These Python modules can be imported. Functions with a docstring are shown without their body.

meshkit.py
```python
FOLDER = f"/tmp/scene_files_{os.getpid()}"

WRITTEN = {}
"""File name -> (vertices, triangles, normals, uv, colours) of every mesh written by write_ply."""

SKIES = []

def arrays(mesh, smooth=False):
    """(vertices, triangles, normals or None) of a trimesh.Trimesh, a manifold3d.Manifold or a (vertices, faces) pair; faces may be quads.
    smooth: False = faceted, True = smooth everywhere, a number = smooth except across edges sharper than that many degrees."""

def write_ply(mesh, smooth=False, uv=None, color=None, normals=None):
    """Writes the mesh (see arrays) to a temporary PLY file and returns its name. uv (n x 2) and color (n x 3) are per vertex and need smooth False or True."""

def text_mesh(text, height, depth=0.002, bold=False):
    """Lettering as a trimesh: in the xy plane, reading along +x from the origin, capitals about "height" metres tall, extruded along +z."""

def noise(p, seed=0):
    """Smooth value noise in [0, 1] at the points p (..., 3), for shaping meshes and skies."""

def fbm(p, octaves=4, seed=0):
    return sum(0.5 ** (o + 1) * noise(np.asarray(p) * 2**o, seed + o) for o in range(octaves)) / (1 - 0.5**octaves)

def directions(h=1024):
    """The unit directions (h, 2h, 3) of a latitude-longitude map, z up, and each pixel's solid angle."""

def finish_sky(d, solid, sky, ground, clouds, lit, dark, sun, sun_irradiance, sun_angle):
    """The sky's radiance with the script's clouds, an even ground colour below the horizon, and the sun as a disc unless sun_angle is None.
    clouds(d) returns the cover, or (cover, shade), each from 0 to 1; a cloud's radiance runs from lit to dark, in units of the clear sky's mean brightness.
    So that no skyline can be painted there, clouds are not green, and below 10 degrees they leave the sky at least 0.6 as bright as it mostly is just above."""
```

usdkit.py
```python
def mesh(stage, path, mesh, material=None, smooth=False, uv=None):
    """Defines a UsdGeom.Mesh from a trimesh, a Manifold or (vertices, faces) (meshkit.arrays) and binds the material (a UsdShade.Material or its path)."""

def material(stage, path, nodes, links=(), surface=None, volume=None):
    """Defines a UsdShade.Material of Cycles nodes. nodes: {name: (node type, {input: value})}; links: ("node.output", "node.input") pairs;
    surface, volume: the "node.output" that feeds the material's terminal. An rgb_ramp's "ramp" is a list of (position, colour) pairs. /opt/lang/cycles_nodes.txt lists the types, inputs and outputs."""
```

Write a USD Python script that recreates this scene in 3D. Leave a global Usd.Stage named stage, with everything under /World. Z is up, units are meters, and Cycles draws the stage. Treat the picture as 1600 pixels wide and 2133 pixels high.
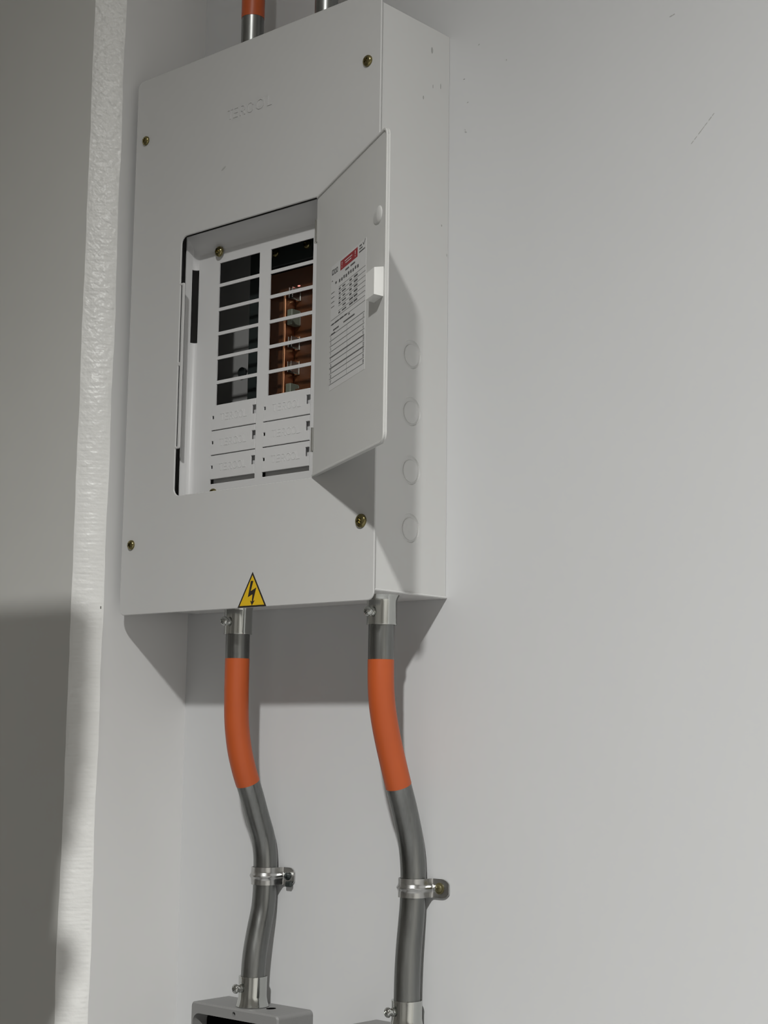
import math, random
import numpy as np, trimesh
import manifold3d as m3
from shapely.geometry import Polygon, box as sbox, Point, LineString
from shapely.ops import unary_union
from shapely import affinity
from pxr import Usd, UsdGeom, UsdLux, UsdShade, Gf, Sdf, Vt
import usdkit, meshkit

stage = Usd.Stage.CreateInMemory()
UsdGeom.SetStageUpAxis(stage, UsdGeom.Tokens.z)
UsdGeom.SetStageMetersPerUnit(stage, 1.0)
UsdGeom.Xform.Define(stage, '/World')
UsdGeom.Scope.Define(stage, '/World/Looks')
random.seed(4); RNG = np.random.default_rng(4)

# ------------------------------------------------------------------ camera, lamp, exposure
# x runs along the wall to the right, y into the wall (wall face at y = 0), heights below are relative to ZS
ZS = 1.85
F_PX, YAW, PITCH, ROLL = 3300.36, 0.72336, 0.14115, 0.01314
CAM = np.array([1.28072, -1.14592, -0.4241 + ZS])
EXPOSURE = 0.0
cam = UsdGeom.Camera.Define(stage, '/World/camera')
cam.CreateHorizontalApertureAttr(36.0); cam.CreateVerticalApertureAttr(36.0 * 2133 / 1600)
cam.CreateFocalLengthAttr(F_PX / 1600 * 36.0)
cam.CreateClippingRangeAttr(Gf.Vec2f(0.02, 100.0))
cam.CreateExposureAttr(EXPOSURE)
_f = np.array([-math.sin(YAW) * math.cos(PITCH), math.cos(YAW) * math.cos(PITCH), math.sin(PITCH)])
_r = np.cross(_f, [0, 0, 1]); _r /= np.linalg.norm(_r); _u = np.cross(_r, _f)
_c, _s = math.cos(ROLL), math.sin(ROLL)
_r, _u = _c * _r + _s * _u, -_s * _r + _c * _u
cam.AddTransformOp().Set(Gf.Matrix4d(*_r, 0, *_u, 0, *(-_f), 0, *CAM, 1))

LAMP = np.array([2.10, -2.84, 2.03 + ZS])                        # the lamp high up in the room
lamp = UsdLux.SphereLight.Define(stage, '/World/ceiling_lamp_light')
lamp.CreateRadiusAttr(0.075); lamp.CreateIntensityAttr(5080.0); lamp.CreateColorAttr(Gf.Vec3f(1.0, 0.997, 0.972))
lamp_shape = UsdLux.ShapingAPI.Apply(lamp.GetPrim())              # a downlight with a soft wide beam
lamp_shape.CreateShapingConeAngleAttr(58.4); lamp_shape.CreateShapingConeSoftnessAttr(1.0)
_d = np.array([0.05, 0.29, -1.0]); _d /= np.linalg.norm(_d)            # it hangs very slightly tilted
_a = np.cross(_d, [0, 1, 0]); _a /= np.linalg.norm(_a); _b = np.cross(-_d, _a)
lamp.AddTransformOp().Set(Gf.Matrix4d(*_a, 0, *_b, 0, *(-_d), 0, *LAMP, 1))

# ------------------------------------------------------------------ materials
LK = '/World/Looks/'
def mat_simple(name, col, rough=0.5, metal=0.0, bump=0.0, scale=60.0, detail=3.0, spec=0.5, var=0.0, vscale=6.0, emit=None, coat=0.0, stretch=None, rvar=0.0):
    nodes = {'p': ('principled_bsdf', {'base_color': col, 'roughness': rough, 'metallic': metal, 'specular_ior_level': spec, 'coat_weight': coat, 'coat_roughness': 0.12})}
    links = []
    if emit:
        nodes['p'][1]['emission_color'] = emit[0]; nodes['p'][1]['emission_strength'] = emit[1]
    if bump or var or rvar:
        nodes['tc'] = ('texture_coordinate', {})
        src = 'tc.object'
        if stretch:
            nodes['mp'] = ('mapping', {'scale': stretch}); links.append(('tc.object', 'mp.vector')); src = 'mp.vector'
    if bump:
        nodes['n'] = ('noise_texture', {'scale': scale, 'detail': detail, 'roughness': 0.55})
        nodes['b'] = ('bump', {'strength': 1.0, 'distance': bump})
        links += [(src, 'n.vector'), ('n.fac', 'b.height'), ('b.normal', 'p.normal')]
    if var:
        nodes['n2'] = ('noise_texture', {'scale': vscale, 'detail': 4.0, 'roughness': 0.6})
        lo = tuple(c * (1 - var) for c in col); hi = tuple(min(1, c * (1 + var)) for c in col)
        nodes['r2'] = ('rgb_ramp', {'ramp': [(0.3, lo), (0.7, hi)]})
        links += [(src, 'n2.vector'), ('n2.fac', 'r2.fac'), ('r2.color', 'p.base_color')]
    if rvar:
        nodes['n3'] = ('noise_texture', {'scale': vscale * 1.7, 'detail': 3.0})
        nodes['m3'] = ('map_range', {'from_min': 0.3, 'from_max': 0.7, 'to_min': rough - rvar, 'to_max': rough + rvar})
        links += [(src, 'n3.vector'), ('n3.fac', 'm3.value'), ('m3.result', 'p.roughness')]
    return usdkit.material(stage, LK + name, nodes, links, surface='p.BSDF')

M = {}
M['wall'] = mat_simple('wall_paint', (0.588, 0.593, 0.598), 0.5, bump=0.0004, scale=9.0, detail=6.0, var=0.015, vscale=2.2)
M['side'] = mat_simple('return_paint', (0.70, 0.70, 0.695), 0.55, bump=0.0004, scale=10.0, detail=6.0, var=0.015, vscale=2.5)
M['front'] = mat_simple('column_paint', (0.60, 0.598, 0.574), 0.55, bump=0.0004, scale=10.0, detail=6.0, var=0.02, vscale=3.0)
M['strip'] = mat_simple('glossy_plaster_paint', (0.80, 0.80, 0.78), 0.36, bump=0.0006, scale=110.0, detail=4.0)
M['room'] = mat_simple('room_paint', (0.82, 0.80, 0.765), 0.6)
M['blocker_brick'] = mat_simple('blocker_cement', (0.42, 0.40, 0.375), 0.8, bump=0.001, scale=60.0, var=0.15, vscale=20.0)  # colour of the added stack that blocks the lamp
M['floor'] = mat_simple('concrete', (0.30, 0.30, 0.30), 0.7, var=0.1, vscale=3.0)
M['cover'] = mat_simple('cover_enamel', (0.55, 0.55, 0.544), 0.42, bump=0.00004, scale=420.0, detail=2.0)
M['body'] = mat_simple('body_enamel', (0.64, 0.64, 0.63), 0.42, bump=0.00004, scale=420.0, detail=2.0)
M['dead'] = mat_simple('inner_enamel', (0.64, 0.64, 0.64), 0.4, bump=0.00003, scale=420.0, detail=2.0)
M['door'] = mat_simple('door_enamel', (0.60, 0.60, 0.585), 0.42, bump=0.00006, scale=420.0, detail=2.0)
M['latch'] = mat_simple('latch_plastic', (0.80, 0.80, 0.78), 0.35)
M['inside'] = mat_simple('inside_shade_grey', (0.32, 0.32, 0.315), 0.5)  # darker grey that puts shade into the steel box
M['brass'] = mat_simple('brass_plate', (0.25, 0.215, 0.10), 0.22, metal=1.0, var=0.25, vscale=300.0)
M['steel'] = mat_simple('galvanised_steel', (0.225, 0.23, 0.224), 0.30, metal=1.0, var=0.22, vscale=9.0, stretch=(6.0, 6.0, 0.5), rvar=0.08, bump=0.00006, scale=60.0)
M['zinc'] = mat_simple('bright_zinc', (0.54, 0.55, 0.53), 0.11, metal=1.0, bump=0.00008, scale=45.0, detail=2.0)
M['strap'] = mat_simple('strap_zinc', (0.50, 0.50, 0.49), 0.24, metal=1.0, bump=0.0002, scale=70.0, detail=3.0)
M['orange'] = mat_simple('orange_tape', (0.465, 0.085, 0.017), 0.42, bump=0.0001, scale=35.0, var=0.06, vscale=14.0)
M['yellow'] = mat_simple('sticker_yellow', (0.72, 0.46, 0.012), 0.45)
M['black'] = mat_simple('black_print', (0.022, 0.017, 0.012), 0.5)
M['paper'] = mat_simple('label_paper', (0.66, 0.66, 0.655), 0.4)
M['red'] = mat_simple('label_red', (0.30, 0.016, 0.022), 0.5)
M['print'] = mat_simple('label_print', (0.10, 0.10, 0.10), 0.5)
M['pvc'] = mat_simple('grey_plastic', (0.215, 0.215, 0.212), 0.55, bump=0.00012, scale=500.0, detail=2.0)
M['blackplastic'] = mat_simple('black_plastic', (0.022, 0.028, 0.027), 0.4)
M['shade_black'] = mat_simple('matt_black', (0.006, 0.006, 0.006), 1.0, spec=0.0)  # black standing for shade in the junction boxes
M['phenolic'] = mat_simple('brown_board', (0.085, 0.030, 0.011), 0.4, var=0.25, vscale=25.0)
M['copper'] = mat_simple('copper', (0.80, 0.40, 0.22), 0.3, metal=1.0)
M['tin'] = mat_simple('tin_plate', (0.6, 0.6, 0.57), 0.25, metal=1.0)
M['greenish'] = mat_simple('grey_green_plastic', (0.16, 0.18, 0.14), 0.4)
M['glow'] = mat_simple('red_spot_glow', (0.8, 0.2, 0.15), 0.3, emit=((1.0, 0.33, 0.28), 1.1))
M['scuff'] = mat_simple('dark_scuff', (0.20, 0.195, 0.18), 0.8)
M['smudge'] = mat_simple('grey_smudge', (0.41, 0.41, 0.40), 0.7)
M['washer'] = mat_simple('olive_screw', (0.13, 0.115, 0.055), 0.45, metal=0.5)

# ------------------------------------------------------------------ helpers
NAMES = {}
def numbered(path):
    n = NAMES.get(path, -1) + 1; NAMES[path] = n
    return path if n == 0 else f'{path}_{n:03d}'
ORIGIN = {}
def tag(p, label=None, category=None, group=None, kind=None):
    for k, v in (('label', label), ('category', category), ('group', group), ('kind', kind)):
        if v: p.SetCustomDataByKey(k, v)
    return p
def thing(name, at, label=None, category=None, group=None, kind=None):
    path = numbered('/World/' + name)
    x = UsdGeom.Xform.Define(stage, path); x.AddTranslateOp().Set(Gf.Vec3d(at[0], at[1], at[2] + ZS))
    ORIGIN[path] = np.array(at, float)
    tag(x.GetPrim(), label, category, group, kind)
    return path
def arr(m):
    if hasattr(m, 'to_mesh'):
        k = m.to_mesh(); return np.array(k.vert_properties[:, :3], float), np.array(k.tri_verts)
    if isinstance(m, (tuple, list)):
        return np.asarray(m[0], float), np.asarray(m[1])
    return np.array(m.vertices, float), np.array(m.faces)
def part(parent, name, mesh, mat, smooth=30, label=None, kind=None):
    v, f = arr(mesh)
    top = '/'.join(parent.split('/')[:3])
    v = v - ORIGIN[top]
    path = numbered(parent + '/' + name)
    m = usdkit.mesh(stage, path, trimesh.Trimesh(v, f, process=False), M[mat], smooth=smooth)
    tag(m.GetPrim(), label, kind=kind)
    return path
def join(*ms):
    vs, fs, n = [], [], 0
    for m in ms:
        v, f = arr(m); vs.append(v); fs.append(f + n); n += len(v)
    return np.vstack(vs), np.vstack(fs)
def hull(p): return trimesh.convex.convex_hull(np.asarray(p, float))
def rbox(x0, x1, y0, y1, z0, z1, c=0.0006):
    pts = []
    for sx, x in ((1, x0), (-1, x1)):
        for sy, y in ((1, y0), (-1, y1)):
            for sz, z in ((1, z0), (-1, z1)):
                pts += [(x, y + sy * c, z + sz * c), (x + sx * c, y, z + sz * c), (x + sx * c, y + sy * c, z)]
    return hull(pts)
def mbox(x0, x1, y0, y1, z0, z1):
    return m3.Manifold.cube((x1 - x0, y1 - y0, z1 - z0)).translate((x0, y0, z0))
def to_m(mesh):
    v, f = arr(mesh); return m3.Manifold(m3.Mesh(np.asarray(v, np.float32), np.asarray(f, np.uint32)))
def rrect(x0, x1, z0, z1, r=(0, 0, 0, 0), n=7):
    """rounded rectangle; radii for bottom-left, bottom-right, top-right, top-left"""
    if np.ndim(r) == 0: r = (r,) * 4
    pts = []
    for (cx, cz, sx, sz, a0, rr) in ((x0, z0, 1, 1, 180, r[0]), (x1, z0, -1, 1, 270, r[1]), (x1, z1, -1, -1, 0, r[2]), (x0, z1, 1, -1, 90, r[3])):
        if rr <= 0: pts.append((cx, cz)); continue
        ox, oz = cx + sx * rr, cz + sz * rr
        for k in range(n + 1):
            a = math.radians(a0 + 90 * k / n); pts.append((ox + rr * math.cos(a), oz + rr * math.sin(a)))
    return Polygon(pts)
def ring_offset(pts, d):
    """moves every vertex of a closed ring (counter-clockwise: inwards for d > 0) along its bisector"""
    p = np.asarray(pts); e1 = p - np.roll(p, 1, 0); e2 = np.roll(p, -1, 0) - p
    n1 = np.stack([-e1[:, 1], e1[:, 0]], 1); n2 = np.stack([-e2[:, 1], e2[:, 0]], 1)
    n1 /= np.linalg.norm(n1, axis=1)[:, None]; n2 /= np.linalg.norm(n2, axis=1)[:, None]
    b = n1 + n2; b /= np.maximum((b * n2).sum(1), 0.3)[:, None]
    return p + b * d
def plate(poly, yb, yf, bevel=0.0004):
    """a sheet lying parallel to the wall: polygon in (x, z), back at yb, front at yf (yf < yb), front edge bevelled"""
    poly = poly.simplify(1e-6)
    from shapely.geometry.polygon import orient
    poly = orient(poly, 1.0)
    rings = [np.array(poly.exterior.coords)[:-1]] + [np.array(r.coords)[:-1] for r in poly.interiors]
    inset = [ring_offset(r, bevel) for r in rings]
    cap = lambda rs: trimesh.creation.triangulate_polygon(Polygon(rs[0], rs[1:]), engine='earcut')
    V, Fc, n = [], [], 0
    def add(v, f):
        nonlocal n
        V.append(v); Fc.append(np.asarray(f) + n); n += len(v)
    lift = lambda p, y: np.stack([p[:, 0], np.full(len(p), y), p[:, 1]], 1)
    def fix(v2, f2, up):
        a, b, c = v2[f2[:, 0]], v2[f2[:, 1]], v2[f2[:, 2]]
        s = (b[:, 0] - a[:, 0]) * (c[:, 1] - a[:, 1]) - (b[:, 1] - a[:, 1]) * (c[:, 0] - a[:, 0])
        f2 = np.array(f2); flip = (s > 0) != up; f2[flip] = f2[flip][:, ::-1]; return f2
    v2, f2 = cap(inset); add(lift(np.asarray(v2), yf), fix(np.asarray(v2), np.asarray(f2), True))       # ccw in (x,z) faces -y
    v2, f2 = cap(rings); add(lift(np.asarray(v2), yb), fix(np.asarray(v2), np.asarray(f2), False))
    for a, b in zip(rings, inset):
        k = len(a); i = np.arange(k); j = (i + 1) % k
        loops = np.vstack([lift(a, yb), lift(a, yf + bevel), lift(b, yf)])
        f = []
        for s in (0, k):
            f += [np.stack([s + i, s + j, s + k + j], 1), np.stack([s + i, s + k + j, s + k + i], 1)]
        f = np.vstack(f)
        add(loops, f[:, ::-1])
    return np.vstack(V), np.vstack(Fc)
def fixn(m):
    v, f = arr(m); t = trimesh.Trimesh(v, f, process=True); t.fix_normals(); return t
def lathe(profile, center, axis, n=28):
    """profile: (radius, height along axis) list"""
    axis = np.asarray(axis, float); axis /= np.linalg.norm(axis)
    a = np.cross(axis, [0, 0, 1] if abs(axis[2]) < 0.9 else [1, 0, 0]); a /= np.linalg.norm(a); b = np.cross(axis, a)
    V = []; th = np.linspace(0, 2 * np.pi, n, endpoint=False)
    for r, h in profile:
        V.append(np.asarray(center) + axis * h + r * (np.cos(th)[:, None] * a + np.sin(th)[:, None] * b))
    V = np.vstack(V); F = []; m = len(profile); i = np.arange(n); j = (i + 1) % n
    for k in range(m - 1):
        F += [np.stack([k * n + i, k * n + j, (k + 1) * n + j], 1), np.stack([k * n + i, (k + 1) * n + j, (k + 1) * n + i], 1)]
    F = np.vstack(F)
    F = np.vstack([F, [(0, 0, 0)]])[:-1]
    caps = []
    if profile[0][0] > 1e-7: caps += [[0, int(q + 1), int(q)] for q in range(1, n - 1)]
    o = (m - 1) * n
    if profile[-1][0] > 1e-7: caps += [[o, o + q, o + q + 1] for q in range(1, n - 1)]
    if caps: F = np.vstack([F, caps])
    return V, F
def ring_tube(profile, center, axis, n=40):
    """closed lathe: profile is a closed loop of (radius, height)"""
    return lathe(list(profile) + [profile[0]], center, axis, n) if False else _closed(profile, center, axis, n)
def _closed(profile, center, axis, n):
    axis = np.asarray(axis, float); axis /= np.linalg.norm(axis)
    a = np.cross(axis, [0, 0, 1] if abs(axis[2]) < 0.9 else [1, 0, 0]); a /= np.linalg.norm(a); b = np.cross(axis, a)
    th = np.linspace(0, 2 * np.pi, n, endpoint=False)
    V = np.vstack([np.asarray(center) + axis * h + r * (np.cos(th)[:, None] * a + np.sin(th)[:, None] * b) for r, h in profile])
    m = len(profile); i = np.arange(n); j = (i + 1) % n; F = []
    for k in range(m):
        l = (k + 1) % m
        F += [np.stack([k * n + i, k * n + j, l * n + j], 1), np.stack([k * n + i, l * n + j, l * n + i], 1)]
    return fixn((V, np.vstack(F)))
def pan_screw(center, axis, r=0.0048, h=0.0030, seed=0):
    """pan head with a cross recess"""
    prof = [(r, 0), (r, h * 0.25)] + [(r * math.cos(t), h * 0.25 + h * 0.75 * math.sin(t)) for t in np.radians([15, 30, 45, 60, 75])] + [(r * 0.08, h)]
    body = to_m(fixn(lathe(prof, (0, 0, 0), (0, 0, 1), 28)))
    a = random.uniform(0, 90)
    for k in (0, 90):
        body = body - mbox(-r * 0.5, r * 0.5, -r * 0.11, r * 0.11, h * 0.55, h * 1.2).rotate((0, 0, a + k))
    v, f = arr(body)
    ax = np.asarray(axis, float); ax /= np.linalg.norm(ax)
    A = np.cross(ax, [0, 0, 1] if abs(ax[2]) < 0.9 else [1, 0, 0]); A /= np.linalg.norm(A); B = np.cross(ax, A)
    return np.asarray(center) + v[:, :1] * A + v[:, 1:2] * B + v[:, 2:] * ax, f
def letters(text, xs, base_z, height, y, depth, widths=None, bold=False, P=None):
    """lettering standing proud of a face parallel to the wall; xs: left edge of each letter, P maps (s, up, out) to a point"""
    out = []
    for i, ch in enumerate(text):
        if ch == ' ': continue
        t = meshkit.text_mesh(ch, height, depth, bold)
        v = np.array(t.vertices); v[:, 0] -= v[:, 0].min()
        if widths: v[:, 0] *= widths[i] / max(v[:, 0].max(), 1e-9)
        s, up, o = v[:, 0] + xs[i], v[:, 1] + base_z, v[:, 2]
        w = P(s, up, o) if P else np.stack([s, y - o, up], 1)
        out.append(fixn((w, np.array(t.faces))))
    return join(*out)

# ------------------------------------------------------------------ the room
zf, zc = -ZS, 2.35
t = thing('wall_back', (0, 0, 0), kind='structure')
part(t, 'wall_face', mbox(-0.0125, 4.6, 0, 0.15, zf, zc), 'wall', smooth=False)
def flake(u, w, p, r, dz): # small marks on the wall
    pass
def mark_line(x0, z0, x1, z1, w, y=-0.0002, gaps=7):
    ms = []; n = gaps; d = np.array([x1 - x0, z1 - z0])
    for k in range(n):
        a = np.array([x0, z0]) + d * (k + random.uniform(0, .25)) / n; b = np.array([x0, z0]) + d * (k + random.uniform(.6, .95)) / n
        q = LineString([a, b]).buffer(w * random.uniform(.5, 1), cap_style=1)
        ms.append(plate(q, 0.0, y, 0.00002))
    return join(*ms)
part(t, 'scratch', mark_line(0.6146, 0.0827, 0.6382, 0.1054, 0.00045), 'smudge', smooth=False)
part(t, 'scratch', mark_line(0.5950, 0.2038, 0.6010, 0.2052, 0.0005, gaps=2), 'smudge', smooth=False)
spots = [(0.3654, 0.2098, .0011, .4), (0.3835, 0.2399, .0009, .5), (0.4166, 0.2149, .0009, .5), (0.3670, 0.1580, .0008, .3), (0.3676, 0.1556, .0012, .5), (0.3700, 0.1850, .0009, .3)]
part(t, 'fleck', join(*[plate(affinity.rotate(affinity.scale(Point(x, z).buffer(r, 4), 1, asp), 40 * i), 0.0, -0.0003, 0.00003) for i, (x, z, r, asp) in enumerate(spots)]), 'smudge', smooth=False, kind='stuff')

t = thing('floor', (0, 0, zf), kind='structure')
part(t, 'floor_slab', mbox(-3.2, 4.6, -5.2, 0.15, zf - 0.1, zf), 'floor', smooth=False)
t = thing('ceiling', (0, 0, zc), kind='structure')
part(t, 'ceiling_slab', mbox(-3.2, 4.6, -5.2, 0.15, zc, zc + 0.1), 'room', smooth=False)
t = thing('wall_right', (4.6, 0, 0), kind='structure')
part(t, 'wall_face', mbox(4.6, 4.7, -5.2, 0.15, zf, zc), 'room', smooth=False)
t = thing('wall_front', (0, -5.2, 0), kind='structure')
part(t, 'wall_face', mbox(-3.2, 4.6, -5.3, -5.2, zf, zc), 'room', smooth=False)
t = thing('wall_far', (-3.2, 0, 0), kind='structure')
part(t, 'wall_face', mbox(-3.3, -3.2, -5.2, 0.15, zf, zc), 'room', smooth=False)

# the pier at the left: a return beside the panel, a rough chamfered corner, a front face
XR, YR = -0.0125, -0.1155
XF, YF = -0.0360, -0.1390
t = thing('wall_left', (XR, YR, 0), kind='structure')
def grid(pts_of, us, vs):
    U, Vv = np.meshgrid(us, vs, indexing='ij'); P = pts_of(U, Vv); nu, nv = len(us), len(vs)
    i, j = np.meshgrid(np.arange(nu - 1), np.arange(nv - 1), indexing='ij'); a = (i * nv + j).ravel(); b = a + nv
    return P.reshape(-1, 3), np.vstack([np.stack([a, b, b + 1], 1), np.stack([a, b + 1, a + 1], 1)])
def wob(z, seed, amp): # waviness of the hand-made edges
    p = np.stack([np.full_like(z, seed * 3.7), z * 0, z * 14.0], -1); q = np.stack([np.full_like(z, seed * 5.1), z * 0 + 9, z * 55.0], -1)
    return amp * ((meshkit.noise(p, seed) - .5) * 2 + .35 * (meshkit.noise(q, seed + 1) - .5) * 2)
zs = np.concatenate([[zf], np.arange(-0.80, 0.50, 0.0008), [zc]])
def right_edge(z): return np.stack([np.full_like(z, XR), YR + wob(z, 3, 0.0011), z], -1)
def left_edge(z): return np.stack([XF + wob(z, 8, 0.0012), np.full_like(z, YF), z], -1)
def strip_pts(s, z):
    a, b = right_edge(z), left_edge(z)
    s3 = s[..., None]
    p = a * (1 - s3) + b * s3
    rough = np.clip((z + 0.25) / 0.45, 0.14, 1.25)                       # trowelled rougher towards the top
    q = np.stack([s * 0.033, z * 0, z], -1)
    h = ((meshkit.fbm(q * 190, 4, 11) - .5) * 0.0030 + np.abs(meshkit.fbm(q * 330, 3, 23) - .5) * 0.0022) * rough + (meshkit.fbm(q * np.array([40, 1, 420]), 3, 5) - .5) * 0.0007 + (meshkit.noise(q * np.array([12, 1, 26]), 7) - .5) * 0.0012
    edge = np.minimum(1, np.minimum(s, 1 - s) / 0.1)
    bul = 0.0028 * 4 * s * (1 - s)                                      # the corner is slightly rounded
    d = (h * edge + bul)[..., None] * np.array([0.7071, -0.7071, 0])
    return p + d
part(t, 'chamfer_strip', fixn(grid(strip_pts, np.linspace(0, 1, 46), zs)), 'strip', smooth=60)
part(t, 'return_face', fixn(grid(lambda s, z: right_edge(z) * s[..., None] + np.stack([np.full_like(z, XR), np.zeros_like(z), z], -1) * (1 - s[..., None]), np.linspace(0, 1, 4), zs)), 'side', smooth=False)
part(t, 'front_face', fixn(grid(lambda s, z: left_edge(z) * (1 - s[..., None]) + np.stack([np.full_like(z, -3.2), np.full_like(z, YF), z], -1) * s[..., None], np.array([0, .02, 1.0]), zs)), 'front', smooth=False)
part(t, 'pock_mark', plate(rrect(-0.0143, -0.0135, -0.2972, -0.2945, 0.0003), -0.116, -0.1185, 0.0001), 'scuff', smooth=False)

# unseen stepped stack added at the left, shaped only to shadow the wall corner
t = thing('shadow_blocker', (0.19, -0.56, zf), kind='structure')
px, py = 0.284, -0.51
edge = [(0.030, 0.002), (-0.03, 0.004), (-0.10, 0.002), (-0.15, -0.004), (-0.19, -0.018), (-0.215, -0.026), (-0.245, -0.022), (-0.262, -0.004), (-0.285, 0.002), (-0.30, -0.010), (-0.32, -0.028), (-0.45, -0.026), (zf, -0.02)]
ez, ex_ = np.array([e[0] for e in edge])[::-1], np.array([e[1] for e in edge])[::-1]
top, hgt = 0.030, 0.035
k = 0
while top - k * hgt > zf + 0.01:
    z1 = top - k * hgt; z0 = max(zf, z1 - hgt)
    dx = float(np.interp(z1 - hgt / 2, ez, ex_))
    part(t, 'blocker_brick', rbox(px - 0.215, px + dx, py - 0.10, py, z0 + (0.002 if k else 0.0), z1 - (0.002 if k else 0), 0.003), 'blocker_brick', smooth=False)
    k += 1
part(t, 'mortar', mbox(px - 0.205, px - 0.030, py - 0.092, py - 0.008, zf, top - 0.01), 'floor', smooth=False)

# ------------------------------------------------------------------ the electrical panel
D, W, ZT, ZB = 0.1048, 0.3501, 0.2705, -0.3041
BX0, BX1, BZT, BZB = 0.0030, 0.3470, 0.2578, -0.2944
HX0, HX1, HZ0, HZ1 = 0.0784, 0.2716, -0.1869, 0.0834
P = thing('electrical_panel', (0.175, 0, BZB), 'off-white steel breaker panel on the wall with its small door open', 'electrical panel')

# enclosure: an open-fronted steel box with folded front lips, its right side carries four knockouts
y_lip, th = -(D - 0.0017), 0.0015
ko_z = (-0.0715, -0.1256, -0.1806, -0.2344); KO_Y, KO_R = -0.0525, 0.0138
body = mbox(BX0, BX1, y_lip, -0.0003, BZB, BZT) - mbox(BX0 + th, BX1 - th, y_lip - 0.01, -0.0003 - th, BZB + th, BZT - th)
lip = mbox(BX0, BX1, y_lip, y_lip + th, BZB, BZT) - mbox(BX0 + 0.014, BX1 - 0.014, y_lip - 0.01, y_lip + 0.01, BZB + 0.014, BZT - 0.014)
body = body + lip + to_m(rbox(BX0 - 0.0004, BX1 + 0.0021, y_lip, -0.0003, BZB - 0.0011, BZB + 0.0009, 0.0007))
for kz in ko_z:                                                        # shallow dished pockets
    body = body - m3.Manifold.cylinder(0.003, KO_R - 0.0007, KO_R + 0.0006, circular_segments=48).rotate((0, 90, 0)).translate((BX1 - 0.0012, KO_Y, kz))
enc = part(P, 'enclosure', body, 'body', smooth=False)
for kz in ko_z:                                                        # a dished slug and its slightly smaller inner slug
    prof = [(0.0104, -0.0002), (0.0104, 0.0005), (0.0098, 0.0010), (0.0006, 0.0010)]
    part(enc, 'knockout', fixn(lathe(prof, (BX1 - 0.0012, KO_Y + 0.0010, kz - 0.0006), (1, 0, 0), 40)), 'body', smooth=40)
sm = [(-0.0271, 0.2351, .0042, 1.3), (-0.0252, 0.1991, .0014, 2.2), (-0.0394, 0.1833, .0022, 1.4), (-0.0103, 0.0635, .0018, 1.0), (-0.0012 - .001, 0.0361, .0012, 2.0), (-0.0135, 0.203, .0018, 2.5)]
ms = []
for i, (y, z, r, asp) in enumerate(sm):
    c = Point(0, 0).buffer(r * .6, 6); c = affinity.translate(affinity.scale(c, .6, asp), y, z)
    v, f = plate(c, 0, 0.00012, 0.00002); ms.append((np.stack([BX1 + 0.00001 + np.abs(v[:, 1]), v[:, 0], v[:, 2]], 1), f))
part(enc, 'smudge', fixn(join(*ms)), 'smudge', smooth=False, kind='stuff')

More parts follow.
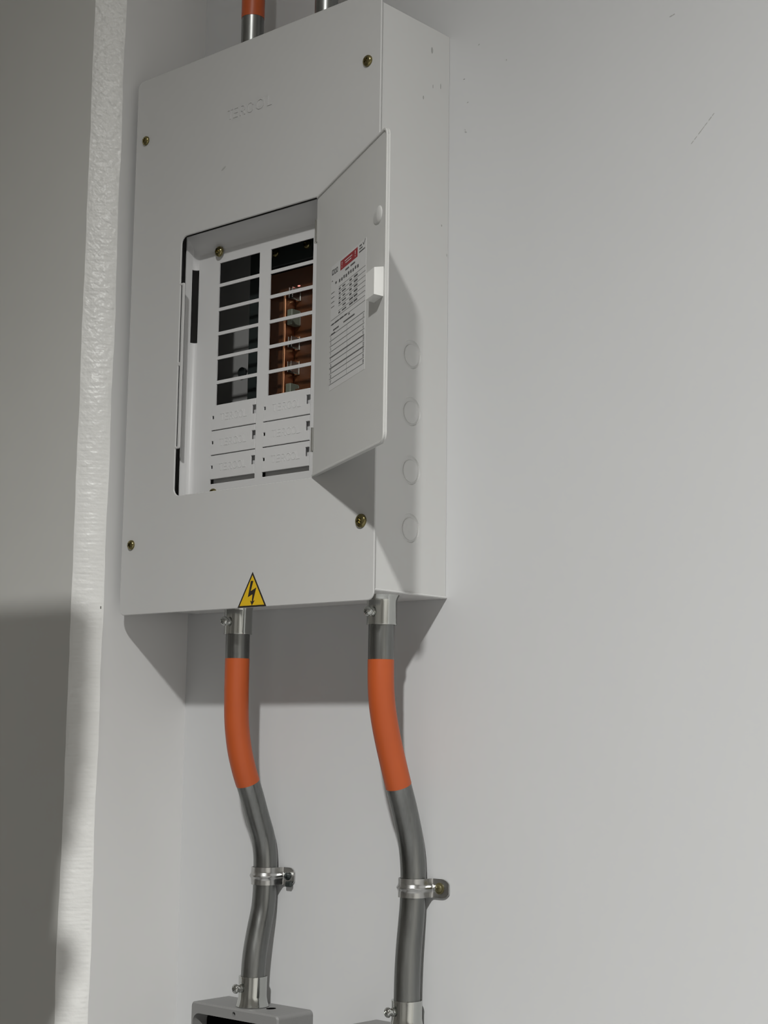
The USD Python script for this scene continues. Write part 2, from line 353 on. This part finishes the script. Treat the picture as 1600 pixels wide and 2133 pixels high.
# cover: one plate with the door opening, the catch strip at the left of the opening with two slots
hole = rrect(HX0, HX1, HZ0, HZ1, (0.008, 0.0012, 0.0012, 0.008))
strip = rrect(HX0 - 0.002, 0.0848, -0.1385, 0.0340, (0, 0.0022, 0.0022, 0), 4)
hole = hole.difference(strip)
coverp = rrect(0, W, ZB, ZT, 0.0075, 6).difference(hole)
for z0, z1 in ((-0.0490, 0.0318), (-0.1362, -0.0528)):
    coverp = coverp.difference(rrect(0.0789, 0.0812, z0, z1, 0.0006, 3))
cov = part(P, 'cover', plate(coverp, -(D - 0.0015), -D, 0.00055), 'cover', smooth=35)
for (x, z, r) in ((0.0164, 0.2018, 0.0050), (0.3340, 0.2014, 0.0055), (0.3343, -0.2325, 0.0063), (0.0157, -0.2320, 0.0050)):
    part(cov, 'cover_screw', pan_screw((x, -D, z), (0, -1, 0), r, 0.0036), 'brass', smooth=40)
u2x = lambda u: 0.1448 + (u - 477) * (0.0614 / 89.0)
part(cov, 'lettering', letters('TERCOL', [u2x(475), u2x(487), u2x(501), u2x(515.5), u2x(534), u2x(557.5)], 0.1925, 0.0105, -D, 0.0006,
     [0.0072, 0.0066, 0.0078, 0.0092, 0.0118, 0.0066]), 'cover', smooth=False)
tri = Polygon([(0.1764, -0.3038), (0.2156, -0.3038), (0.1960, -0.2702)])
part(cov, 'warning_sticker', plate(tri, -D, -D - 0.00015, 0.00003), 'black', smooth=False, label='black border of the yellow warning triangle')
part(cov, 'sticker_field', plate(tri.buffer(-0.00165, join_style=2), -D - 0.00015, -D - 0.00022, 0.00002), 'yellow', smooth=False, label='yellow warning triangle with a lightning bolt')
def spx(x, y): # sticker drawing: pixel of the flat drawing to (x, z)
    return (0.1764 + (x - 240) / 960.0 * 0.0392, -0.3038 + (1385 - y - (x - 240) * 0.066) / 1195.0 * 0.0336)
bolt = Polygon([spx(*p) for p in ((672, 466), (755, 466), (675, 815), (858, 690), (760, 1150), (815, 1125), (722, 1300), (660, 1130), (718, 1165), (735, 920), (583, 1022))])
part(cov, 'lightning_bolt', plate(bolt, -D - 0.00022, -D - 0.00028, 0.00002), 'black', smooth=False)
part(cov, 'smudge', plate(affinity.rotate(affinity.scale(Point(0.1392, 0.1424).buffer(0.0018, 6), 2.0, 0.6), 28), -D, -D - 0.0001, 0.00002), 'smudge', smooth=False)

# dead front: a shallow pan behind the opening, two columns of nine breaker openings
LX, RX = (0.1081, 0.1672), (0.1829, 0.2418)
PZ0, PITCHR, BAR = 0.0559, 0.0254, 0.0034
ydf = -0.0780
TX0, TX1 = 0.0727, 0.2775
loops = []
def pan_loop(y, l, top): return [(x, y, z) for x in (TX0 + l, TX1 - l) for z in (-0.2005 + l, top)]
prof = [(-0.0920, 0.0, 0.0863), (-0.0840, 0.0, 0.0768)] + [(-0.0840 + 0.006 * math.sin(a), 0.006 * (1 - math.cos(a)), 0.0768 - 0.0075 * math.sin(a) ** 1.0 * (math.sin(a))) for a in np.radians([20, 40, 60, 75, 90])]
inner_pts = [p for y, l, top in prof for p in pan_loop(y, l, top)] + pan_loop(-0.100, 0.0, 0.0958)
outer_pts = [(x + (0.0012 if x > .17 else -0.0012), y + (0.0012 if y > -0.09 else 0), z + (0.0012 if z > 0 else -0.0012)) for y, l, top in prof for x, y, z in pan_loop(y, l, top)]
pan = to_m(hull(outer_pts)) - to_m(hull(inner_pts))
pan = pan - mbox(-1, 1, -0.2, -0.0920, -1, 1)
fill_z = []
for k in range(9):
    zt = PZ0 - k * PITCHR
    for x0, x1 in (LX, RX):
        if k < 6:
            pan = pan - mbox(x0, x1, ydf - 0.02, ydf + 0.02, zt - PITCHR + BAR, zt)
for x0, x1 in (LX, RX):
    pan = pan - mbox(x0 - 0.0056, x1, ydf - 0.02, ydf + 0.02, PZ0 - 9 * PITCHR - 0.0010, PZ0 - 6 * PITCHR + BAR)
pan = pan - mbox(TX0 - 0.005, TX0 + 0.0045, -0.0838, -0.0770, -0.0235, 0.0542)
df = part(P, 'dead_front', pan, 'dead', smooth=28)
for x0, x1 in (LX, RX):                                                 # the six blanking plates under the openings
    a = x0 - 0.0056
    for k in range(6, 9):
        zt = PZ0 - k * PITCHR + BAR - (0.0 if k == 6 else 0.0009)
        zb = PZ0 - (k + 1) * PITCHR + BAR - (0.0 if k < 8 else -0.0004)
        b = x1 - 0.0006
        zm = (zt + zb) / 2 + 0.0018
        pl = sbox(a, zb, b, zt)
        pl = pl.difference(sbox(b - 0.0050, zm - 0.0044, b + 0.001, zm + 0.0044)).difference(sbox(a + 0.0006, zm - 0.0030, a + 0.0033, zm + 0.0002))
        fp = part(df, 'blanking_plate', join(plate(pl, ydf + 0.0012, ydf - 0.0002, 0.0003), mbox(a, b + 0.004, ydf + 0.0050, ydf + 0.0058, zb - (0.010 if k == 8 else 0.001), zt - 0.001)), 'dead', smooth=False)
        tx = [a + 0.0130 + 0.0068 * i for i in range(6)]
        part(df, 'plate_lettering', letters('TERCOL', tx, zm - 0.0058, 0.0076, ydf - 0.0002, 0.00028, [0.0054, 0.0052, 0.0056, 0.0058, 0.0062, 0.0048]), 'dead', smooth=False)
part(df, 'dead_front_screw', pan_screw((0.1100, ydf - 0.0022, 0.0672), (0, -1, 0), 0.0055, 0.0044), 'brass', smooth=40)
part(df, 'dead_front_screw', pan_screw((0.1085, ydf, -0.1832), (0, -1, 0), 0.0046, 0.0042), 'brass', smooth=40)

# what shows inside: the bus assembly behind the openings
bus = part(P, 'bus_base', rbox(0.1130, 0.1400, -0.040, -0.002, -0.20, 0.075, 0.001), 'blackplastic', smooth=False)
part(bus, 'bus_board', rbox(0.1400, 0.2500, -0.038, -0.030, -0.20, 0.046, 0.0006), 'phenolic', smooth=False, label='brown insulating board')
part(bus, 'terminal_block', rbox(0.128, 0.215, -0.046, -0.026, 0.050, 0.082, 0.001), 'blackplastic', smooth=False)
for x, z in ((0.1570, 0.0650), (0.2020, 0.0652)):
    part(bus, 'terminal_screw', pan_screw((x, -0.046, z), (0, -1, 0), 0.0048, 0.003), 'brass', smooth=40)
for x in (0.1760, 0.2350):
    part(bus, 'bus_bar', rbox(x, x + 0.0030, -0.052, -0.038, -0.20, 0.018, 0.0004), 'copper', smooth=False)
for k in range(7):
    z = PZ0 - (k + 1.5) * PITCHR
    part(bus, 'stab_finger', join(rbox(0.1812, 0.1820, -0.050, -0.038, z - 0.0055, z + 0.0055, 0.0002), rbox(0.1858, 0.1866, -0.050, -0.038, z - 0.0055, z + 0.0055, 0.0002), rbox(0.1805, 0.1873, -0.0392, -0.038, z - 0.007, z + 0.007, 0.0003)), 'tin', smooth=False)
    part(bus, 'stab_screw', pan_screw((0.2060, -0.038, z + 0.002), (0, -1, 0), 0.0034, 0.0022), 'tin', smooth=40)
for k in (2, 5):
    z = PZ0 - (k + .5) * PITCHR
    part(bus, 'barrier', rbox(0.1800, 0.1872, -0.051, -0.038, z - 0.008, z + 0.008, 0.0008), 'greenish', smooth=False)
for z in (0.020, -0.031, -0.082):
    part(bus, 'board_rib', rbox(0.1400, 0.2500, -0.0440, -0.038, z - 0.001, z + 0.001, 0.0004), 'phenolic', smooth=False)
ind = hull([(0.190 + 0.0019 * math.cos(a) * math.cos(b), -0.0445 + 0.0010 * math.sin(b), 0.0246 + 0.0007 * math.sin(a) * math.cos(b)) for a in np.linspace(0, 6.28, 14) for b in np.linspace(-1.57, 1.57, 7)])
part(bus, 'red_spot', ind, 'glow', smooth=50, label='small glowing red spot')  # small red spot with a glow of its own
part(P, 'shade_liner', join(mbox(BX0 + th + 0.0002, 0.1128, -0.0113, -0.0105, -0.27, 0.23), mbox(BX0 + th + 0.0002, BX0 + th + 0.0010, -0.0900, -0.0030, -0.27, 0.23)), 'inside', smooth=False, label='grey sheets added to stand for the shade within the steel box')  # added sheets, darker than the enamel, painting in the inner shade
part(P, 'hole_shade_plug', fixn(lathe([(0.0055, 0), (0.0055, 0.0030), (0.0045, 0.0036), (0.0004, 0.0036)], (0.0768, -0.0114, -0.0425), (0, -1, 0), 24)), 'blackplastic', smooth=40)  # black plug painted in for the shade of a knockout hole

# door: swung open about its right-hand hinges
HX, PHI, DW = 0.2716, 2.64511, 0.1932
EX = np.array([-math.cos(PHI), -math.sin(PHI), 0.0]); NO = np.array([EX[1], -EX[0], 0.0])   # NO: out of the visible (inner) face
if NO[1] > 0: NO = -NO
HP = np.array([HX, -D, 0.0]); DZT, DZB, DT = 0.0832, -0.1864, 0.0024
def on_door(s, up, out): # s along the door from the hinge, up = height, out = proud of the inner face
    s, up, out = np.broadcast_arrays(np.asarray(s, float), np.asarray(up, float), np.asarray(out, float))
    return HP + s[..., None] * EX + out[..., None] * NO + up[..., None] * np.array([0, 0, 1.0])
def door_plate(poly, back, front, bevel=0.00002):
    v, f = plate(poly, -back, -front, bevel)
    return fixn((on_door(v[:, 0], v[:, 2], -v[:, 1]), f))
dp = rrect(0.0012, DW, DZB, DZT, (0.001, 0.0085, 0.0085, 0.001), 7)
door = part(P, 'door', door_plate(dp, -DT, 0.0, 0.0006), 'door', smooth=35, label='small panel door swung open, its inner face showing')
# folded lip around the free edges
lipd = dp.difference(rrect(-0.01, DW - 0.0022, DZB + 0.0022, DZT - 0.0022, (0, 0.0065, 0.0065, 0), 6))
part(door, 'door_lip', door_plate(lipd, -0.001, 0.0010, 0.0004), 'door', smooth=35)
for zc_ in (0.0493, -0.1513):                                            # hinges: small leaf and barrel
    part(door, 'hinge', join(lathe([(0.0013, -0.0115), (0.0013, 0.0115)], (HX - 0.0010, -D + 0.0004, zc_), (0, 0, 1), 14),
         hull([on_door(s, z, o) for s in (0.0004, 0.0030) for z in (zc_ - 0.011, zc_ + 0.011) for o in (0.0002, 0.0009)])), 'tin', smooth=40)
lt = [on_door(s, z, o) for s, z, o in ((0.1645, -0.0375, 0), (0.1868, -0.0375, 0), (0.1645, -0.0628, 0), (0.1868, -0.0628, 0), (0.1655, -0.0385, 0.0078), (0.1858, -0.0385, 0.0078), (0.1655, -0.0615, 0.0078), (0.1858, -0.0615, 0.0078))]
part(door, 'latch', hull(lt), 'latch', smooth=False, label='white plastic sliding latch')
n_ = 18
pull = np.array([(0.1735 + 0.0085 * math.cos(a) * math.cos(b), 0.0112 + 0.0078 * math.sin(a) * math.cos(b), 0.0027 * math.sin(b)) for a in np.linspace(0, 2 * np.pi, 28, endpoint=False) for b in np.linspace(0, 1.5, 7)])
pull[:, 0] = 0.1735 + np.where(pull[:, 0] < 0.1735, 1.6, 1.0) * (pull[:, 0] - 0.1735); pull[:, 2] *= np.where(pull[:, 0] < 0.172, 0.45, 0.75)
part(door, 'finger_pull', hull(on_door(pull[:, 0], pull[:, 1], pull[:, 2])), 'door', smooth=40)
# circuit label on the inner face
S0, S1, L1, L0 = 0.0478, 0.1432, 0.0008, -0.1150
lab = part(door, 'circuit_label', door_plate(sbox(S0, L0, S1, L1), 0.0, 0.00012), 'paper', smooth=False, label='white printed circuit label')
part(door, 'label_banner', door_plate(sbox(0.0740, -0.0098, 0.1205, -0.0012), 0.00012, 0.0002), 'red', smooth=False, label='red banner at the top of the label')
bits = []
def bar(s0, s1, z, h): bits.append(sbox(s0, z - h / 2, s1, z + h / 2))
rr = random.Random(7)
z = -0.0155
for s0, s1 in ((0.088, 0.098), (0.102, 0.114)): bar(s0, s1, -0.0130, 0.0016)
for k in range(9):
    s = 0.0705 + k * 0.0062; bar(s, s + 0.0038, -0.0182 + rr.uniform(-.0006, .0006), 0.0028)
bar(0.060, 0.064, -0.0175, 0.002); bar(0.0500, 0.0530, -0.0135, 0.0008)
for k in range(8):                                                       # upper table: ruled lines and illegible words
    z = -0.0238 - k * 0.0044
    bar(0.0700 if k < 6 else S0 + 0.001, S1 - 0.001, z, 0.00035)
    zz = z - 0.0021
    if k < 6:
        if k != 4: bar(0.0705, 0.0755, zz, 0.0016)
        bar(0.0790 + rr.uniform(0, .003), 0.0900 + rr.uniform(-.002, .002), zz, 0.0013)
        bar(0.1000, 0.1060 + (0.004 if k > 3 else 0), zz, 0.0017); bar(0.1120, 0.1215, zz, 0.0017)
    if k < 4: bar(S0 + 0.001, S0 + 0.010, z - 0.001, 0.0006)
for s0, s1, z in ((0.0600, 0.0720, -0.0545), (0.0740, 0.0850, -0.0545), (0.0870, 0.0940, -0.0545), (0.0510, 0.0580, -0.0545), (0.0980, 0.1020, -0.0560), (0.0850, 0.1150, -0.0600), (0.0560, 0.0720, -0.0605), (0.0500, 0.0620, -0.0635)): bar(s0, s1, z, 0.0014)
for k in range(10):                                                     # lower circuit table
    z = -0.0640 - k * 0.00505
    bar(S0 - 0.0008, S1 - 0.002, z, 0.00050)
    if k in (4, 6): bar(S0, S1 - 0.002, z - 0.0007, 0.0005)
for k in range(9):
    z = -0.0640 - k * 0.00505; bits.append(sbox(0.0950, z - 0.005, 0.0952, z))
for s, z, w, h in ((0.0500, -0.0055, 0.0055, 0.0050), (0.0570, -0.0060, 0.0042, 0.0048), (0.0625, -0.0060, 0.0040, 0.0048)):
    bits.append(sbox(s, z - h / 2, s + w, z + h / 2).difference(sbox(s + w * .3, z - h * .25, s + w * .75, z + h * .3)))
bar(0.1255, 0.1315, -0.0022, 0.0014); bar(0.1255, 0.1335, -0.0048, 0.0012); bar(0.1245, 0.1400, -0.0075, 0.0012)
bits.append(LineString([(0.1345, -0.0015), (0.1365, -0.0035), (0.1405, 0.0002)]).buffer(0.0005))
pr = [door_plate(g, 0.00012, 0.0002) for b in bits for g in getattr(b, 'geoms', [b])]
onl = lambda s, up, o: on_door(s, up, 0.00012 + np.asarray(o))
for k in range(9):
    z = -0.0640 - k * 0.00505 - 0.0040
    for txt, s in ((str(2 * k + 1), S0 + 0.0012), (str(2 * k + 2), S1 - 0.0058)):
        pr.append(letters(txt, [s + i * 0.0019 for i in range(len(txt))], z, 0.0026, 0, 0.00008, [0.0017] * len(txt), True, onl))
part(door, 'label_print', join(*pr), 'print', smooth=False, kind='stuff')
pw = [door_plate(sbox(s0, z - 0.0004, s1, z + 0.0004), 0.0002, 0.00026) for s0, s1, z in ((0.0860, 0.1060, -0.0042), (0.0880, 0.1040, -0.0064))]
for s in (0.0785, 0.1145):
    pw += [door_plate(Polygon([(s - .0003, -0.0062), (s + .0003, -0.0062), (s + .0007, -0.0028), (s - .0007, -0.0028)]), 0.0002, 0.00026), door_plate(Point(s, -0.0076).buffer(0.0006, 4), 0.0002, 0.00026)]
part(door, 'banner_print', join(*pw), 'paper', smooth=False)

# ------------------------------------------------------------------ conduits
RP = 0.0119
def sweep(pts, r, n=32, caps=True):
    pts = np.asarray(pts, float); tng = np.gradient(pts, axis=0); tng /= np.linalg.norm(tng, axis=1)[:, None]
    th = np.linspace(0, 2 * np.pi, n, endpoint=False); X = np.array([1.0, 0, 0]); V = []
    for p, d in zip(pts, tng):
        b = np.cross(d, X); b /= np.linalg.norm(b); V.append(p + r * (np.cos(th)[:, None] * X + np.sin(th)[:, None] * b))
    V = np.vstack(V); F = []; m = len(pts); i = np.arange(n); j = (i + 1) % n
    for k in range(m - 1):
        F += [np.stack([k * n + i, k * n + j, (k + 1) * n + j], 1), np.stack([k * n + i, (k + 1) * n + j, (k + 1) * n + i], 1)]
    F = np.vstack(F); o = (m - 1) * n
    F = np.vstack([F, [[0, q + 1, q] for q in range(1, n - 1)], [[o, o + q, o + q + 1] for q in range(1, n - 1)]])
    return fixn((V, F))
from scipy.interpolate import PchipInterpolator
def path(x, knots, n=150):
    k = np.array(sorted(knots, key=lambda a: -a[1])); s = -k[:, 1]
    zz = np.linspace(s[0], s[-1], n); yy = PchipInterpolator(s, k[:, 0])(zz)
    for _ in range(6): yy[1:-1] = (yy[:-2] + 2 * yy[1:-1] + yy[2:]) / 4
    return np.stack([np.full(n, x), yy, -zz], 1)
def conduit(x, knots, zo0, zo1, label):
    p = path(x, knots)
    c = thing('conduit', (x, p[-1, 1], p[-1, 2]), label, 'conduit')
    part(c, 'pipe', sweep(p, RP), 'steel', smooth=50)
    # orange sleeve: the same path between two heights
    k = (p[:, 2] <= zo0 + 0.001) & (p[:, 2] >= zo1 - 0.001)
    part(c, 'orange_band', sweep(p[k], RP + 0.00025), 'orange', smooth=50, label='orange painted band')
XLc, XRc = 0.1290, 0.3215
kL = [(-0.0587, -0.296), (-0.0587, -0.350), (-0.0587, -0.377), (-0.0578, -0.4055), (-0.0535, -0.434), (-0.0459, -0.4575), (-0.0351, -0.481), (-0.0250, -0.506), (-0.0163, -0.527), (-0.0131, -0.548), (-0.0130, -0.570), (-0.0140, -0.588), (-0.0207, -0.616), (-0.0255, -0.640), (-0.0267, -0.657), (-0.0267, -0.690)]
kR = [(-0.0608, -0.296), (-0.0612, -0.353), (-0.0610, -0.371), (-0.0595, -0.390), (-0.0555, -0.409), (-0.0498, -0.4275), (-0.0430, -0.4462), (-0.0358, -0.465), (-0.0280, -0.4835), (-0.0217, -0.501), (-0.0165, -0.5177), (-0.0135, -0.5347), (-0.0123, -0.550), (-0.0127, -0.570), (-0.0150, -0.592), (-0.0178, -0.6144), (-0.0195, -0.640), (-0.0198, -0.657), (-0.0198, -0.690)]
conduit(XLc, kL, -0.3494, -0.4712, 'bent steel conduit with orange band below the warning triangle')
conduit(XRc, kR, -0.3532, -0.4684, 'bent steel conduit with orange band below the right corner of the panel')
def top_conduit(x, y, zo, label):
    z = np.linspace(BZT - 0.004, zc + 0.02, 12); p = np.stack([np.full(12, x), np.full(12, y), z], 1)
    c = thing('conduit', (x, y, BZT), label, 'conduit')
    part(c, 'pipe', sweep(p, RP), 'steel', smooth=50)
    if zo:
        q = p.copy(); q[:, 2] = np.linspace(zo, zo + 0.12, 12); part(c, 'orange_band', sweep(q, RP + 0.00025), 'orange', smooth=50, label='orange painted band')
top_conduit(0.1290, -0.0600, 0.3212, 'straight steel conduit with orange band rising from the panel top')
top_conduit(0.2360, -0.0600, None, 'bare steel conduit end behind the top edge of the panel cover')

# set-screw connectors
def connector(x, y, z0, z1, flare, label, sx):
    """sleeve from z0 (bottom) to z1; flare: 1 at the top, -1 at the bottom; the screw looks out to the front"""
    r, ri = 0.0139, RP + 0.0001; L = z1 - z0
    f = 0.0024
    if flare > 0: prof = [(ri, 0), (r, 0), (r + .0002, 0.0008), (r, 0.0018), (r, L - 0.006), (r + 0.0008, L - 0.003), (r + f, L), (ri, L)]
    else: prof = [(ri, 0), (r + .0017, 0), (r + .0022, 0.0006), (r + .0020, 0.0015), (r + 0.0011, 0.0040), (r + 0.0004, 0.0072), (r, 0.0100), (r, L - 0.0018), (r + .0002, L - 0.0008), (r, L), (ri, L)]
    c = thing('set_screw_connector', (x, y, z0), label, 'conduit connector')
    part(c, 'sleeve', _closed(prof, (x, y, z0), (0, 0, 1), 48), 'zinc', smooth=40)
    d = np.array([sx, -1.0, 0]); d /= np.linalg.norm(d); zc_ = z0 + L * (0.42 if flare > 0 else 0.62)
    base = np.array([x, y, zc_])
    boss = lathe([(0.0040, r - 0.003), (0.0040, r + 0.0010), (0.0034, r + 0.0016), (0.0034, r + 0.0046)], base, d, 20)
    hd = pan_screw(base + d * (r + 0.0044), d, 0.0046, 0.0040)
    part(c, 'set_screw', join(fixn(boss), hd), 'zinc', smooth=40)
connector(XLc, -0.0587, -0.3251, BZB - 0.0009, 1, 'zinc conduit connector under the panel at the warning triangle', 0.0)
connector(XRc, -0.0608, -0.3227, BZB - 0.0009, 1, 'zinc conduit connector at the lower right corner of the panel', 0.0)
connector(XLc, -0.0267, -0.6860, -0.6572, -1, 'zinc conduit connector standing on the grey junction box', -0.25)
connector(XRc, -0.0198, -0.6845, -0.6588, -1, 'zinc conduit connector cut by the bottom of the photo, lower right', -0.40)

# one-hole straps
def strap(x, y, z, label, tab, screw):
    r = RP + 0.0008; h = 0.0085
    pts = []; a0, a1 = math.radians(205), math.radians(-25)
    # (x, y) path seen from above, the wall at y = 0: hook at the left, over the pipe, down to the wall, tab to the right
    pts = [(x - r - 0.0004, -0.0012), (x - r - 0.0002, y * 0.5)]
    for a in np.linspace(math.pi, 0, 26): pts.append((x + r * math.cos(a), y - r * math.sin(a)))
    pts += [(x + r + 0.0002, y * 0.55), (x + r + 0.0006, -0.0036), (x + r + 0.0018, -0.0018), (x + r + 0.0034, -0.0012)]
    n0 = len(pts)
    pts += [(x + r + 0.0034 + d, -0.0012) for d in np.linspace(0.002, tab, 12)]
    pts = np.array(pts); tg = np.gradient(pts, axis=0); tg /= np.linalg.norm(tg, axis=1)[:, None]; nr = np.stack([tg[:, 1], -tg[:, 0]], 1)
    ws = np.linspace(-1, 1, 19); outer, inner = [], []
    for i, (p, n) in enumerate(zip(pts, nr)):
        e = 1.0
        if i >= n0 + 5: e = math.sqrt(max(0.02, 1 - ((i - n0 - 4.6) / 7.6) ** 2))
        rib = 0.0016 if i < n0 + 1 else 0.0
        for w in ws:
            b = rib * math.exp(-(w * h / 0.0020) ** 2) * (1 if 2 <= i else .3)
            outer.append((*(p + n * (0.0012 + b)), z + w * h * e)); inner.append((*(p + n * b * .8), z + w * h * e))
    k = len(ws); m = len(pts); O = np.array(outer); I = np.array(inner); F = []
    for i in range(m - 1):
        for j in range(k - 1):
            a = i * k + j; F += [(a, a + k, a + k + 1), (a, a + k + 1, a + 1)]
    F = np.array(F); off = len(O); G = F[:, ::-1] + off
    rim = [i * k for i in range(m)] + [(m - 1) * k + j for j in range(1, k)] + [i * k + k - 1 for i in range(m - 2, -1, -1)] + [j for j in range(k - 2, 0, -1)]
    R_ = []
    for q in range(len(rim)):
        a, b = rim[q], rim[(q + 1) % len(rim)]; R_ += [(a, b, b + off), (a, b + off, a + off)]
    c = thing('pipe_strap', (x, 0, z), label, 'pipe strap')
    part(c, 'band', fixn((np.vstack([O, I]), np.vstack([F, G, R_]))), 'strap', smooth=50)
    sx = x + screw
    if label.startswith('zinc one-hole pipe strap with olive'):
        part(c, 'strap_screw', join(fixn(lathe([(0.0052, 0), (0.0052, 0.0006), (0.0046, 0.0009)], (sx, -0.0024, z), (0, -1, 0), 24)), pan_screw((sx, -0.0030, z), (0, -1, 0), 0.0038, 0.0022)), 'washer', smooth=40)
    else:
        part(c, 'strap_screw', pan_screw((sx, -0.0024, z), (0.25, -1, -0.5), 0.0040, 0.0030), 'blackplastic', smooth=40)
        part(c, 'bent_flap', rbox(sx - 0.001, sx + 0.0075, -0.0062, -0.0020, z - 0.0100, z - 0.0048, 0.0012), 'blackplastic', smooth=False)
strap(XLc, -0.0131, -0.5618, 'zinc one-hole pipe strap with a dark screw on the left bent conduit', 0.0135, 0.0212)
strap(XRc, -0.0124, -0.5600, 'zinc one-hole pipe strap with olive screw on the right bent conduit', 0.0175, 0.0230)

# junction boxes at the bottom edge
def jbox(x0, x1, y0, zt, zb, label, screwx):
    b = thing('junction_box', ((x0 + x1) / 2, 0, zb), label, 'junction box')
    w = 0.0035; rim = 0.0105
    o = rrect(x0, x1, zb, zt, 0.0045, 5)
    solid = plate(o, -0.0002, y0, 0.0016)
    s = to_m(fixn(solid)) - to_m(fixn(plate(rrect(x0 + w, x1 - w, zb + rim, zt - rim, (0.009, 0.009, 0.009, 0.009), 6), -w, y0 - 0.01, 0.0001)))
    s = s - m3.Manifold.cylinder(0.02, 0.0023, circular_segments=20).rotate((90, 0, 0)).translate((screwx, y0 + 0.012, zt - 0.0056))
    s = s - m3.Manifold.cylinder(0.016, 1.0, circular_segments=24).scale((0.0042, 0.0055, 1)).translate((0.1510 + (x0 - 0.0635), -0.0225, zt - 0.012))
    part(b, 'box_shell', s, 'pvc', smooth=35)
    hx = 0.1510 + (x0 - 0.0635)
    part(b, 'hole_shade_disc', fixn(lathe([(0.0021, 0.0), (0.0021, 0.001)], (0, 0, 0), (0, 0, 1), 24)) .apply_transform(np.diag([2.0, 2.6, 1, 1.0])).apply_translation((hx, -0.0225, zt - 0.00085)), 'shade_black', smooth=False, label='black disc standing for the shade in the hole on top of the box')  # flush black disc painting in the darkness of the hole
    part(b, 'box_shade_block', plate(rrect(x0 + w + 0.0006, x1 - w - 0.0006, zb + rim, zt - rim - 0.0002, (0.009,) * 4, 5), -w - 0.0002, -0.0300, 0.0006), 'shade_black', smooth=False, label='black block standing for the shade within the grey box')  # added black block in place of deep shade behind the rim
    part(b, 'screw_boss', fixn(lathe([(0.0042, 0), (0.0042, 0.022), (0.0016, 0.022), (0.0016, 0.004)], (screwx, y0 + 0.026, zt - 0.0056), (0, -1, 0), 20)), 'pvc', smooth=40)
jbox(0.0635, 0.1860, -0.0480, -0.6862, -0.806, 'grey plastic junction box under the left bent conduit', 0.1255)
jbox(0.2640, 0.3865, -0.0480, -0.6848, -0.805, 'grey plastic junction box barely showing at the bottom, under the right conduit', 0.3260)
